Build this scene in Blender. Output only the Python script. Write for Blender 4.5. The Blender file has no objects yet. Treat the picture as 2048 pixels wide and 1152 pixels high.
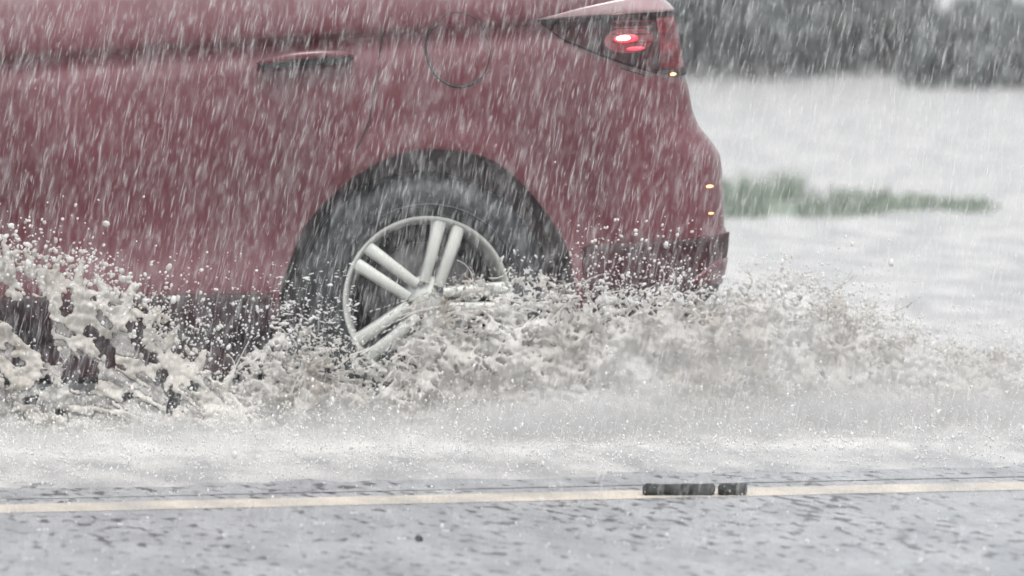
import bpy, bmesh, math, random
import numpy as np
from mathutils import Vector, Matrix, noise
R = math.radians
rng = np.random.default_rng(7); random.seed(7)
sc = bpy.context.scene
COL = sc.collection

# ------------------------------------------------------------------ camera
W_, H_, F_ = 2048.0, 1152.0, 15200.0          # the photograph's pixels and focal length in them
CAM_H, HORIZON, ROLL = 1.5, -290.0, R(0.4)
PITCH = math.atan((H_/2 - HORIZON)/F_)
fwd = Vector((0, math.cos(PITCH), -math.sin(PITCH)))
up0 = Vector((0, math.sin(PITCH), math.cos(PITCH)))
rt0 = Vector((1, 0, 0))
right = rt0*math.cos(ROLL) - up0*math.sin(ROLL)
up = rt0*math.sin(ROLL) + up0*math.cos(ROLL)
camd = bpy.data.cameras.new('camera'); cam = bpy.data.objects.new('camera', camd); COL.objects.link(cam)
m = Matrix((right, up, -fwd)).transposed().to_4x4(); m.translation = Vector((0, 0, CAM_H))
cam.matrix_world = m
camd.sensor_width = 36; camd.lens = 36*F_/W_
camd.clip_start = 0.5; camd.clip_end = 5000
camd.dof.use_dof = True; camd.dof.focus_distance = 18.8; camd.dof.aperture_fstop = 4.5
sc.camera = cam

# ------------------------------------------------------------------ sky, sun, exposure
SUN_EL, SUN_ROT = R(62), R(160)
w = bpy.data.worlds.new('World'); sc.world = w; w.use_nodes = True
nt = w.node_tree; bg = nt.nodes['Background']
sky = nt.nodes.new('ShaderNodeTexSky'); sky.sky_type = 'NISHITA'; sky.sun_disc = False
sky.sun_elevation = SUN_EL; sky.sun_rotation = SUN_ROT; sky.dust_density = 4; sky.air_density = 1.0
hsv = nt.nodes.new('ShaderNodeHueSaturation'); hsv.inputs['Saturation'].default_value = 0.12
nt.links.new(sky.outputs[0], hsv.inputs['Color']); nt.links.new(hsv.outputs[0], bg.inputs[0])
bg.inputs[1].default_value = 0.15
sd = bpy.data.lights.new('sun', 'SUN'); sun = bpy.data.objects.new('sun', sd); COL.objects.link(sun)
sd.energy = 1.0; sd.angle = R(25); sd.color = (1, .97, .93)
sdir = Vector((math.cos(SUN_EL)*math.sin(SUN_ROT), math.cos(SUN_EL)*math.cos(SUN_ROT), math.sin(SUN_EL)))
sun.rotation_euler = sdir.to_track_quat('Z', 'Y').to_euler()
sc.view_settings.view_transform = 'Standard'; sc.view_settings.look = 'None'
sc.view_settings.exposure = 0.9; sc.view_settings.gamma = 1
sc.cycles.transparent_max_bounces = 24

# ------------------------------------------------------------------ projection helpers
def ray(px, py): return (fwd + right*((px-W_/2)/F_) - up*((py-H_/2)/F_))
def ground(px, py, z=0.0):
    d = ray(px, py); t = (z-CAM_H)/d.z
    return Vector((d.x*t, d.y*t, z))
YAW = R(8)
O = ground(856, 850)
CX = Vector((math.cos(YAW), math.sin(YAW), 0)); CY = Vector((-math.sin(YAW), math.cos(YAW), 0))
def loc(px, py, y0=0.0):
    """pixel -> (x, z) on the car's side plane moved y0 away from the camera"""
    d = ray(px, py); c = Vector((0, 0, CAM_H)); p0 = O + CY*y0
    t = (p0-c).dot(CY)/d.dot(CY); p = c + d*t - O
    return p.dot(CX), p.z
def locv(px, py, y0):
    px = np.asarray(px, float); py = np.asarray(py, float); y0 = np.asarray(y0, float)
    f, r, u = (np.array(v) for v in (fwd, right, up))
    d = f + ((px-W_/2)/F_)[:, None]*r - ((py-H_/2)/F_)[:, None]*u
    c = np.array((0, 0, CAM_H)); cy = np.array(CY); o = np.array(O)
    t = ((o + y0[:, None]*cy - c) @ cy)/(d @ cy)
    return c + d*t[:, None]                    # world points

# ------------------------------------------------------------------ object helpers
def tag(o, label=None, cat=None, group=None, kind=None):
    if label: o['label'] = label
    if cat: o['category'] = cat
    if group: o['group'] = group
    if kind: o['kind'] = kind
    return o
def empty(name, l=(0, 0, 0), rz=0):
    o = bpy.data.objects.new(name, None); COL.objects.link(o); o.location = l; o.rotation_euler.z = rz
    o.empty_display_size = .1
    return o
def link(name, me, mat, parent=None, smooth=True):
    o = bpy.data.objects.new(name, me); COL.objects.link(o)
    if mat is not None and not me.materials: me.materials.append(mat)
    if smooth: me.polygons.foreach_set('use_smooth', [True]*len(me.polygons))
    if parent: o.parent = parent
    return o
def mesh(name, v, f):
    me = bpy.data.meshes.new(name); me.from_pydata([tuple(p) for p in v], [], f); me.validate(); me.update(); return me
def np_mesh(name, v, f):
    """fast mesh from numpy arrays, faces all of one size"""
    me = bpy.data.meshes.new(name); v = np.asarray(v, np.float32); f = np.asarray(f, np.int32); k = f.shape[1]
    me.vertices.add(len(v)); me.vertices.foreach_set('co', v.ravel())
    me.loops.add(f.size); me.loops.foreach_set('vertex_index', f.ravel())
    me.polygons.add(len(f)); me.polygons.foreach_set('loop_start', np.arange(0, f.size, k, dtype=np.int32))
    me.polygons.foreach_set('loop_total', np.full(len(f), k, np.int32))
    me.update(calc_edges=True); return me
def bm_mesh(name, bm):
    bmesh.ops.recalc_face_normals(bm, faces=bm.faces)
    me = bpy.data.meshes.new(name); bm.to_mesh(me); bm.free(); return me
def lathe(prof, n=64, axis='Y'):
    """prof: (radius, y) closed loop, spun about the Y axis"""
    v = []; f = []; k = len(prof)
    for i in range(n):
        a = 2*math.pi*i/n
        for r, y in prof: v.append((r*math.cos(a), y, r*math.sin(a)))
    for i in range(n):
        for j in range(k-1):
            a, b = i*k+j, ((i+1) % n)*k+j
            f.append((a, a+1, b+1, b))
    return v, f
def merge(parts):
    V = []; Fc = []
    for v, f in parts:
        o = len(V); V += list(v); Fc += [tuple(i+o for i in q) for q in f]
    return V, Fc
def box(c, s, rot=None):
    v = []
    for x in (-1, 1):
        for y in (-1, 1):
            for z in (-1, 1):
                p = Vector((x*s[0]/2, y*s[1]/2, z*s[2]/2))
                if rot: p = rot @ p
                v.append(p+Vector(c))
    return v, [(0, 1, 3, 2), (4, 6, 7, 5), (0, 4, 5, 1), (2, 3, 7, 6), (0, 2, 6, 4), (1, 5, 7, 3)]

# ------------------------------------------------------------------ materials
def mat(name, base, rough=.5, metal=0, coat=0, spec=.5, noise_amt=0, scale=20, bump=0, bscale=60, alpha=None,
        stretch=None, col2=None, emis=None, estr=0, trans=0, lo=.35, hi=.65):
    m = bpy.data.materials.new(name); m.use_nodes = True; n = m.node_tree; P = n.nodes['Principled BSDF']
    P.inputs['Base Color'].default_value = (*base, 1); P.inputs['Roughness'].default_value = rough
    P.inputs['Metallic'].default_value = metal; P.inputs['Coat Weight'].default_value = coat; P.inputs['Coat Roughness'].default_value = .2
    P.inputs['Specular IOR Level'].default_value = spec; P.inputs['Transmission Weight'].default_value = trans
    tc = n.nodes.new('ShaderNodeTexCoord'); mp = n.nodes.new('ShaderNodeMapping')
    n.links.new(tc.outputs['Object'], mp.inputs[0])
    if stretch: mp.inputs['Scale'].default_value = stretch
    if col2:
        t = n.nodes.new('ShaderNodeTexNoise'); t.inputs['Scale'].default_value = scale; t.inputs['Detail'].default_value = 6
        n.links.new(mp.outputs[0], t.inputs['Vector'])
        r = n.nodes.new('ShaderNodeMapRange'); r.inputs[1].default_value = lo; r.inputs[2].default_value = hi
        n.links.new(t.outputs['Fac'], r.inputs[0])
        mx = n.nodes.new('ShaderNodeMix'); mx.data_type = 'RGBA'
        mx.inputs[6].default_value = (*base, 1); mx.inputs[7].default_value = (*col2, 1)
        n.links.new(r.outputs[0], mx.inputs[0]); n.links.new(mx.outputs[2], P.inputs['Base Color'])
    if bump:
        t = n.nodes.new('ShaderNodeTexNoise'); t.inputs['Scale'].default_value = bscale; t.inputs['Detail'].default_value = 4
        n.links.new(mp.outputs[0], t.inputs['Vector'])
        b = n.nodes.new('ShaderNodeBump'); b.inputs['Distance'].default_value = bump; b.inputs['Strength'].default_value = 1
        n.links.new(t.outputs['Fac'], b.inputs['Height']); n.links.new(b.outputs[0], P.inputs['Normal'])
    if emis: P.inputs['Emission Color'].default_value = (*emis, 1); P.inputs['Emission Strength'].default_value = estr
    if alpha is not None: P.inputs['Alpha'].default_value = alpha
    return m
M_paint = mat('red_paint', (.060, .0052, .0105), .42, coat=.75, spec=.22, col2=(.080, .0075, .015), scale=3, bump=.0012, bscale=70, stretch=(1, 1, .3))
M_black = mat('black_plastic', (.008, .0085, .009), .6, spec=.2, col2=(.016, .016, .016), scale=14, bump=.001, bscale=90)
M_maroon = mat('sill_maroon', (.012, .005, .006), .6, spec=.2, col2=(.03, .008, .012), scale=9)
M_gap = mat('shut_gap', (.01, .01, .01), .8)
M_liner = mat('liner_black', (.006, .007, .007), .9, spec=.1, col2=(.014, .016, .016), scale=9, bump=.003, bscale=40)
M_tyre = mat('tyre_rubber', (.012, .014, .015), .5, spec=.25, col2=(.028, .033, .035), scale=22, bump=.0015, bscale=90)
M_rim = mat('silver_alloy', (.40, .42, .40), .55, metal=.3, col2=(.45, .46, .43), scale=16)
M_disc = mat('brake_steel', (.12, .12, .12), .5, metal=.6, col2=(.05, .05, .05), scale=10)
M_lens = mat('lamp_lens', (.004, .001, .0015), .35, coat=.05, spec=.15, col2=(.035, .002, .005), scale=14)
M_lensred = mat('lamp_reflector_red', (.14, .008, .016), .45, coat=.1, spec=.2, col2=(.03, .003, .005), scale=60, stretch=(.2, .2, 1.5))
M_bulb = mat('lit_bulb', (1, .8, .5), .4, emis=(1, .62, .3), estr=7)
M_glow = mat('lens_light_spot', (.8, .03, .05), .4, emis=(1, .03, .07), estr=.75)
M_amber = mat('amber_glint', (.9, .4, .15), .3, emis=(1, .5, .2), estr=1.8)  # reflected amber glints, given a glow of their own
M_glass = mat('dark_glass', (.02, .025, .03), .05, coat=1)
M_leaf = mat('leaf', (.085, .10, .098), .6, col2=(.15, .165, .16), scale=4)
M_stem = mat('stem_bark', (.06, .05, .04), .9, col2=(.1, .09, .08), scale=12)
M_grass = mat('grass_blade', (.09, .13, .09), .6, col2=(.18, .215, .17), scale=3)
M_rubber = mat('strip_rubber', (.010, .011, .010), .7, spec=.2, col2=(.025, .028, .026), scale=60, bump=.003, bscale=80)

# ================================================================== GROUND
def wet_mat(name, dark, light, rough, bx, by, dist, foam=0.0, fleck=False):
    m = bpy.data.materials.new(name); m.use_nodes = True; n = m.node_tree; P = n.nodes['Principled BSDF']
    L = n.links.new
    tc = n.nodes.new('ShaderNodeTexCoord')
    def nz(sx, sy, scale, detail=5, rgh=.55):
        mp = n.nodes.new('ShaderNodeMapping'); mp.inputs['Scale'].default_value = (sx, sy, 1)
        t = n.nodes.new('ShaderNodeTexNoise'); t.inputs['Scale'].default_value = scale; t.inputs['Detail'].default_value = detail
        t.inputs['Roughness'].default_value = rgh
        L(tc.outputs['Object'], mp.inputs[0]); L(mp.outputs[0], t.inputs['Vector']); return t.outputs['Fac']
    a = nz(1, .35, 6)
    r = n.nodes.new('ShaderNodeMapRange'); r.inputs[1].default_value = .38; r.inputs[2].default_value = .62; L(a, r.inputs[0])
    mx = n.nodes.new('ShaderNodeMix'); mx.data_type = 'RGBA'; mx.inputs[6].default_value = (*dark, 1); mx.inputs[7].default_value = (*light, 1)
    L(r.outputs[0], mx.inputs[0]); out = mx.outputs[2]
    if foam:
        # foam churned up along the car's track: a real white froth that lies round the line of the wheels
        sp = n.nodes.new('ShaderNodeSeparateXYZ'); L(tc.outputs['Object'], sp.inputs[0])
        d = n.nodes.new('ShaderNodeMath'); d.operation = 'SUBTRACT'; L(sp.outputs['Y'], d.inputs[0]); d.inputs[1].default_value = foam
        ab = n.nodes.new('ShaderNodeMath'); ab.operation = 'ABSOLUTE'; L(d.outputs[0], ab.inputs[0])
        q = n.nodes.new('ShaderNodeMapRange'); q.inputs[1].default_value = 1.5; q.inputs[2].default_value = .3; L(ab.outputs[0], q.inputs[0])
        f = nz(1, .5, 9, 8, .7)
        s = n.nodes.new('ShaderNodeMath'); s.operation = 'ADD'; L(q.outputs[0], s.inputs[0]); L(f, s.inputs[1])
        t = n.nodes.new('ShaderNodeMapRange'); t.inputs[1].default_value = .8; t.inputs[2].default_value = 1.25; L(s.outputs[0], t.inputs[0])
        m2 = n.nodes.new('ShaderNodeMix'); m2.data_type = 'RGBA'; m2.inputs[7].default_value = (.56, .555, .54, 1)
        L(t.outputs[0], m2.inputs[0]); L(out, m2.inputs[6]); out = m2.outputs[2]
    if fleck:
        # dark flecks painted in for gaps in the sky reflection between ripples
        f = nz(1, .3, 32, 3, .5); t = n.nodes.new('ShaderNodeMapRange'); t.inputs[1].default_value = .80; t.inputs[2].default_value = .92
        f2 = nz(1, .4, 2.2, 4, .7); ad = n.nodes.new('ShaderNodeMath'); ad.operation = 'MULTIPLY_ADD'; ad.inputs[1].default_value = .5; L(f2, ad.inputs[0]); L(f, ad.inputs[2]); L(ad.outputs[0], t.inputs[0])
        m2 = n.nodes.new('ShaderNodeMix'); m2.data_type = 'RGBA'; m2.inputs[7].default_value = (.045, .048, .052, 1)
        L(t.outputs[0], m2.inputs[0]); L(out, m2.inputs[6]); out = m2.outputs[2]
    L(out, P.inputs['Base Color']); P.inputs['Roughness'].default_value = rough
    b = n.nodes.new('ShaderNodeBump'); b.inputs['Distance'].default_value = dist; b.inputs['Strength'].default_value = 1
    c1 = nz(1, by/bx, bx, 3, .6)
    L(c1, b.inputs['Height']); L(b.outputs[0], P.inputs['Normal'])
    return m
def sheet(name, x0, x1, y0, y1, z, mt, rz=0, pivot=(0, 0)):
    v = []
    for x, y in ((x0, y0), (x1, y0), (x1, y1), (x0, y1)): v.append((x, y, 0))
    o = link(name, mesh(name, v, [(0, 1, 2, 3)]), mt, smooth=False)
    o.location = (pivot[0], pivot[1], z); o.rotation_euler.z = rz
    return tag(o, kind='structure')
M_ground = wet_mat('wet_ground', (.46, .47, .47), (.56, .57, .57), .4, 5, 2, .006)
M_road = wet_mat('wet_asphalt', (.20, .21, .222), (.27, .28, .29), .45, 22, 6, .014, fleck=True)
M_water = wet_mat('muddy_water', (.24, .245, .25), (.40, .40, .39), .42, 16, 6, .011, foam=2.15)
M_line = wet_mat('yellow_line_paint', (.30, .285, .26), (.47, .425, .36), .5, 30, 5, .008)
g = sheet('ground', -1500, 1500, -60, 3000, -.012, M_ground)
g['label'] = 'flooded pale ground reaching to the horizon'
# the road runs along the car: its frame is turned by the car's yaw about the line's mid point
Lm = ground(1024, 994); LYAW = R(10.5)
road = sheet('road', -200, 200, -12, 4.5, 0, M_road, LYAW, Lm)
road['label'] = 'wet grey asphalt road in front of the car'
# a double centre line: two stripes close together
o = sheet('road_marking', -60, 60, -.13, .10, .001, M_line, LYAW, Lm)
o['label'] = 'broad pale yellow centre line under a film of rain water'
seam = sheet('road_seam', -60, 60, .235, .262, .0015, wet_mat('tar_seam', (.12, .125, .13), (.30, .31, .32), .5, 9, 8, .004), LYAW, Lm); seam['label'] = 'dark tar seam just beyond the centre line'

# flood water: a displaced sheet from just beyond the line to far behind
def water():
    xs = np.concatenate([np.linspace(-60, -3.2, 20), np.linspace(-3, 3, 301), np.linspace(3.2, 60, 20)])
    ys = np.concatenate([np.linspace(.33, 6.5, 160), np.linspace(6.7, 60, 60)])
    X, Y = np.meshgrid(xs, ys)
    Z = np.full_like(X, .022)
    for j in range(X.shape[0]):
        for i in range(X.shape[1]):
            x, y = X[j, i], Y[j, i]
            if abs(x) < 3.3 and y < 8:
                amp = min(1, (y-.30)/1.2)
                Z[j, i] = amp*(.014*noise.noise((x*3, y*2, 0)) + .010*noise.noise((x*9, y*5, 3)) + .006*noise.noise((x*24, y*12, 5))) + .022*amp - .006*(1-amp)
    nx, ny = len(xs), len(ys); idx = np.arange(nx*ny).reshape(ny, nx)
    f = np.stack([idx[:-1, :-1], idx[:-1, 1:], idx[1:, 1:], idx[1:, :-1]], -1).reshape(-1, 4)
    o = link('water', np_mesh('water', np.stack([X, Y, Z], -1).reshape(-1, 3), f), M_water)
    o.location = (Lm.x, Lm.y, 0); o.rotation_euler.z = LYAW
    tag(o, 'shallow muddy flood water covering the road round the car', kind='structure')
water()

# ================================================================== CAR
car = empty('red_car', O, YAW)
tag(car, 'wet red hatchback car driving left through deep flood water with its tail lamp lit', 'car')
SL = .0584; ZC = 1.0488
def sm(a, b, x):
    t = max(0., min(1., (x-a)/(b-a))); return t*t*(3-2*t)
prof = [(.20, -.06), (.235, -.03), (.27, -.004), (.31, .002), (.365, .000), (.39, -.004), (.425, -.016), (.46, -.024), (.52, -.027), (.58, -.024), (.66, -.012),
        (.74, -.001), (.86, .002), (.93, -.003), (.965, -.007), (.995, -.017), (1.012, -.020), (1.032, -.016), (1.0488, .002), (1.06, .003), (1.09, .001), (1.12, -.006), (1.18, -.026), (1.25, -.055)]
prof_r = [(.20, -.09), (.24, -.05), (.30, -.012), (.36, -.002), (.44, .0), (.475, .0), (.485, .006), (.52, .006), (.62, .004),
        (.74, .006), (.86, .004), (.95, -.002), (1.0, -.008), (1.026, -.012), (1.036, -.009), (1.0488, -.003), (1.06, -.001), (1.12, -.012), (1.18, -.03), (1.25, -.055)]
def smoothp(p, w):
    p = np.array(p); z = np.arange(.20, 1.2501, .004); v = np.interp(z, p[:, 0], p[:, 1]); out = v.copy()
    for i, a in enumerate(z):
        s_ = w*(1 if a < .9 else .25)*(.35 if a < .3 else 1); k = np.exp(-((z-a)/s_)**2); out[i] = (k*v).sum()/k.sum()
    return np.stack([z, out], 1)
pz = sorted(set(a for a, _ in prof+prof_r)); pa = smoothp(prof, .03); pb = smoothp(prof_r, .012)
XF = -3.45                                   # front of the car
sil = [(1250, -80), (1310, -14), (1345, 22), (1352, 60), (1356, 110), (1364, 152), (1372, 180), (1382, 228), (1394, 255), (1420, 285), (1438, 310), (1444, 345), (1447, 400), (1448, 462),
       (1456, 474), (1455, 500), (1448, 545), (1438, 585), (1405, 617), (1380, 640)]
sx, sz = zip(*[loc(a, b) for a, b in sil]); sz_, sx_ = np.array(sz)[::-1], np.array(sx)[::-1]
def xr(z): return float(np.interp(z, sz_, sx_)) + .022
def rad(z): return float(np.interp(z, [.2, .5, .75, .9, 1.2], [.17, .17, .16, .12, .14]))
ARC0 = (loc(856, 587))
apx = [(553, 760), (553, 640), (561, 572), (586, 509), (615, 447), (677, 380), (740, 334), (807, 305), (894, 299), (977, 317), (1040, 363), (1094, 426), (1132, 488), (1147, 551), (1152, 640), (1152, 760)]
def warp(x, z0): return z0 + SL*x*sm(.55, .95, z0)
def side(x, z0):
    k = sm(.42, .55, x)
    o = (1-k)*np.interp(z0, pa[:, 0], pa[:, 1]) + k*np.interp(z0, pb[:, 0], pb[:, 1])
    kf = sm(-2.3, -3.2, x)*.0
    # flare round the rear arch
    d = math.hypot(x-ARC0[0], warp(x, z0)-ARC0[1])
    o += .012*math.exp(-((d-.385)/.05)**2)
    return float(o)
def bp(u, z0, off=0.0):
    """point of the body skin; u = x along the side, then wraps round the rear corner"""
    zz = warp(min(u, .8), z0); X = xr(zz); r = rad(zz); s = u-(X-r)
    if s <= 0: return Vector((u, -side(u, z0)-off, zz))
    if s < r*math.pi/2:
        t = s/r; o = side(u, z0)
        return Vector((X-r+(r+o+off)*math.sin(t), r-(r+o+off)*math.cos(t), zz))
    return Vector((X+off, r+s-r*math.pi/2, zz))
def uofx(x, zz):
    X = xr(zz); r = rad(zz); s = x-(X-r)
    return x if s <= 0 else X-r+r*math.asin(min(1, s/r))
def z0of(x, z):
    a = z
    for _ in range(12): a = z-SL*x*sm(.55, .95, a)
    return a
def uz(px, py):
    x, z = loc(px, py); return uofx(x, z), z0of(min(x, .8), z)
CW = 1.82
def frontx(z): return XF + .35*sm(.75, 1.1, z) + .05*sm(.5, .2, z)
def build_body():
    zs = np.unique(np.concatenate([np.linspace(.20, 1.25, 90), pz]))
    zs = zs[np.concatenate([[True], np.diff(zs) > .0035])]
    rows = []
    for z0 in zs:
        row = []; X = xr(warp(.8, z0)); r = rad(warp(.8, z0)); fx = frontx(z0); fr = .35
        # near side from front corner to the rear face
        for k in range(9):
            t = math.pi/2*(1-k/9); row.append(Vector((fx+fr-fr*math.sin(t), fr-fr*math.cos(t), warp(fx, z0))))
        us = np.concatenate([np.linspace(fx+fr, -1.6, 40)[:-1], np.linspace(-1.6, X-r, 130)[:-1], np.linspace(X-r, X-r+r*math.pi/2, 16)])
        for u in us: row.append(bp(u, z0))
        half = row
        far = [Vector((p.x, CW-p.y, p.z)) for p in reversed(half)]
        rows.append(half+far)
    n = len(rows[0]); V = [p for r_ in rows for p in r_]; Fc = []
    for j in range(len(rows)-1):
        for i in range(n):
            a = j*n+i; b = j*n+(i+1) % n; Fc.append((a, b, b+n, a+n))
    Fc.append(tuple(range(n))[::-1]); Fc.append(tuple(range((len(rows)-1)*n, len(rows)*n)))
    return mesh('body', V, Fc)
body = link('body', build_body(), M_paint, car)
# wheel-arch and handle-scoop cutters, evaluated and then thrown away
def prism(pts, y0, y1):
    n = len(pts); V = [(x, y0, z) for x, z in pts]+[(x, y1, z) for x, z in pts]
    Fc = [tuple(range(n)), tuple(range(n, 2*n))[::-1]]+[(i, i+n, (i+1) % n+n, (i+1) % n) for i in range(n)]
    return V, Fc
from math import cos, sin, pi
def spline(pts, k=6):
    out = []
    for i in range(len(pts)-1):
        p0 = pts[max(i-1, 0)]; p1 = pts[i]; p2 = pts[i+1]; p3 = pts[min(i+2, len(pts)-1)]
        for s in range(k):
            t = s/k
            out.append(tuple(.5*((2*p1[c])+(-p0[c]+p2[c])*t+(2*p0[c]-5*p1[c]+4*p2[c]-p3[c])*t*t+(-p0[c]+3*p1[c]-3*p2[c]+p3[c])*t**3) for c in (0, 1)))
    out.append(pts[-1]); return out
arch = [loc(a, b) for a, b in spline(apx[1:-1])]
arch = [(arch[0][0]-.0, .05)]+arch+[(arch[-1][0], .05)]
WB = -2.68
fx0 = ARC0[0]+WB
archf = [(x+WB, z) for x, z in arch]
def cut(o, V, Fc):
    c = bpy.data.objects.new('cutter', mesh('cutter', V, Fc)); COL.objects.link(c); c.matrix_world = o.matrix_world
    bm = bmesh.new(); bm.from_mesh(c.data); bmesh.ops.recalc_face_normals(bm, faces=bm.faces); bm.to_mesh(c.data); bm.free()
    c.parent = o.parent
    md = o.modifiers.new('cut', 'BOOLEAN'); md.object = c; md.solver = 'EXACT'; md.operation = 'DIFFERENCE'
    bpy.context.view_layer.update()
    dg = bpy.context.evaluated_depsgraph_get(); me = bpy.data.meshes.new_from_object(o.evaluated_get(dg))
    o.modifiers.clear(); o.data = me; bpy.data.objects.remove(c)
    me.name = o.name
for a in (arch, archf):
    cut(body, *prism(a, -.3, .30)); cut(body, *prism(a, CW-.30, CW+.3))
hx, hz = loc(605, 92)
bm = bmesh.new(); bmesh.ops.create_uvsphere(bm, u_segments=32, v_segments=16, radius=1)
bm.transform(Matrix.Translation((hx, -.014, hz)) @ Matrix.Diagonal((.062, .035, .036, 1)))
cut(body, [tuple(v.co) for v in bm.verts], [tuple(v.index for v in f.verts) for f in bm.faces]); bm.free()
body.data.polygons.foreach_set('use_smooth', [True]*len(body.data.polygons))
try: body.data.set_sharp_from_angle(angle=R(38))
except Exception as e: print('sharp', e)

def patch(name, us, top, bot, off, mt, parent=car, rows=10, depth=.012):
    """thin raised panel following the body skin between two curves z0 = bot(u) .. top(u)"""
    V = []; n = len(us)
    for j in range(rows+1):
        for u in us:
            z = bot(u)+(top(u)-bot(u))*j/rows; V.append(bp(u, z, off))
    Fc = [(j*n+i, j*n+i+1, (j+1)*n+i+1, (j+1)*n+i) for j in range(rows) for i in range(n-1)]
    rim = [i for i in range(n)]+[j*n+n-1 for j in range(1, rows+1)]+[rows*n+i for i in range(n-2, -1, -1)]+[j*n for j in range(rows-1, 0, -1)]
    b0 = len(V)
    for k in rim:
        j, i = divmod(k, n); u = us[i]; z = bot(u)+(top(u)-bot(u))*j/rows; V.append(bp(u, z, off-depth))
    for q in range(len(rim)):
        a, b = rim[q], rim[(q+1) % len(rim)]; Fc.append((b, a, b0+q, b0+(q+1) % len(rim)))
    return link(name, mesh(name, V, Fc), mt, parent)
def curve(pts):
    q = sorted(uz(a, b) for a, b in pts); U = [a for a, _ in q]; Z = [b for _, b in q]
    return lambda u: float(np.interp(u, U, Z))
def ribbon(name, pts, wd, off, mt, parent):
    """narrow dark strip along a pixel polyline on the skin"""
    P = [uz(a, b) for a, b in pts]; V = []
    for i, (u, z) in enumerate(P):
        a = P[max(i-1, 0)]; b = P[min(i+1, len(P)-1)]; d = Vector((b[0]-a[0], b[1]-a[1])); d.normalize(); nrm = Vector((-d.y, d.x))
        for s, oo in ((-.5, -.004), (-.5, off), (.5, off), (.5, -.004)):
            V.append(bp(u+nrm.x*wd*s, z+nrm.y*wd*s, oo))
    Fc = []
    for i in range(len(P)-1):
        for k in range(3): Fc.append((i*4+k, i*4+k+1, i*4+k+5, i*4+k+4))
    return link(name, mesh(name, V, Fc), mt, parent)

# tail lamp
t_in = curve([(1072, 40), (1160, 16), (1240, -2), (1300, -16), (1330, -10), (1352, 4)])
t_ln = curve([(1072, 40), (1160, 33), (1340, 24), (1352, 24)])
b_ln = curve([(1072, 41), (1100, 60), (1130, 82), (1200, 112), (1250, 130), (1300, 145), (1350, 152), (1360, 153)])
u0 = uz(1074, 41)[0]; uE = uz(1350, 90)[0]+.16
us = np.concatenate([np.linspace(u0, uE-.16, 40), np.linspace(uE-.15, uE, 10)])
lamp = patch('tail_lamp', us, t_ln, b_ln, .007, M_lens, rows=14)
cap = patch('lens_top_sheen', us, t_in, lambda u: t_ln(u)+.001, .009, M_rim and mat('lens_sky_sheen', (.24, .15, .16), .15, coat=1), lamp, rows=6)  # pale pink base colour stands in for sky reflected on the lens top
def ell(name, px, py, rx, ry, mt, parent, off, bulge=.004):
    c = uz(px, py); V = [bp(c[0], c[1], off+bulge)]; Fc = []; n = 24; K = 5
    for k in range(1, K+1):
        for i in range(n):
            a = 2*pi*i/n; s = k/K
            V.append(bp(c[0]+rx/760*cos(a)*s, c[1]+ry/760*sin(a)*s, off+bulge*math.sqrt(max(0, 1-s*s))))
    for i in range(n): Fc.append((0, 1+i, 1+(i+1) % n))
    for k in range(K-1):
        for i in range(n): a = 1+k*n+i; b = 1+k*n+(i+1) % n; Fc.append((a, a+n, b+n, b))
    return link(name, mesh(name, V, Fc), mt, parent)
M_glow2 = mat('lens_light_spot_dim', (.07, .004, .008), .3, emis=(1, .03, .06), estr=.035)
ell('lens_light_spot', 1258, 80, 50, 26, M_glow2, lamp, .0072, .001)
ell('lens_light_spot', 1252, 77, 24, 8, M_glow, lamp, .009, .002)
ell('lens_light_spot', 1270, 97, 18, 3.5, M_glow, lamp, .009, .002)
ell('bulb', 1246, 76, 14, 4.5, M_bulb, lamp, .012)
ell('lens_light_spot', 1344, 149, 8, 2.6, M_amber, lamp, .0075)  # amber glint on the lamp's lower corner, added as a glowing spot
rz = curve([(1318, 36), (1352, 36)]); rb = curve([(1318, 138), (1352, 140)])
patch('reflector', np.linspace(uz(1318, 90)[0], uz(1349, 90)[0]+.05, 12), rz, rb, .009, M_lensred, lamp, rows=8, depth=.004)
for k, yy in enumerate((44, 56, 68, 84)):
    a = curve([(1205, yy-2), (1352, yy-3)]); b = curve([(1205, yy+2), (1352, yy+1)])
    patch('lens_rib', np.linspace(uz(1225, 90)[0], uz(1308, 90)[0], 12), a, b, .0085, M_lensred, lamp, rows=2, depth=.004)
# amber reflections on the bumper, added as glowing spots, no lamps there
ell('bumper_glint', 1422, 374, 11, 2.6, M_amber, car, .001)
ell('bumper_glint', 1424, 428, 8, 1.8, M_amber, car, .001)
# lower bumper cladding, sill cladding
clt = curve([(1150, 487), (1250, 482), (1400, 474), (1456, 470)]); clb = curve([(1150, 500), (1450, 496)])
uR = uz(1430, 480)[0]+.35
patch('bumper_trim', np.linspace(uz(1166, 490)[0], uR, 60), curve([(1160, 500), (1180, 490), (1320, 482), (1456, 470)]), lambda u: .30, .007, mat('dark_trim', (.016, .0035, .005), .6, spec=.2, col2=(.042, .006, .010), scale=9), rows=10)
patch('bumper_insert', np.linspace(uz(1385, 560)[0], uz(1440, 560)[0]+.06, 14), curve([(1380, 560), (1400, 548), (1440, 520)]), lambda u: .355, .012, M_paint, rows=5)
patch('sill_trim', np.linspace(-2.3, arch[2][0]-.01, 90), lambda u: .355, lambda u: .215, .010, M_maroon, rows=8)
for yy in (.06, CW-.06): link('side_skirt', mesh('side_skirt', *box(((-2.3+arch[2][0])/2, yy, .185), (arch[2][0]+2.25, .05, .09))), M_maroon, car, smooth=False)
# rear fog trim lip between body and bumper
ribbon('bumper_gap', [(1366, 158), (1330, 157), (1290, 150), (1240, 135)], .004, .0015, M_gap, car)
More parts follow.
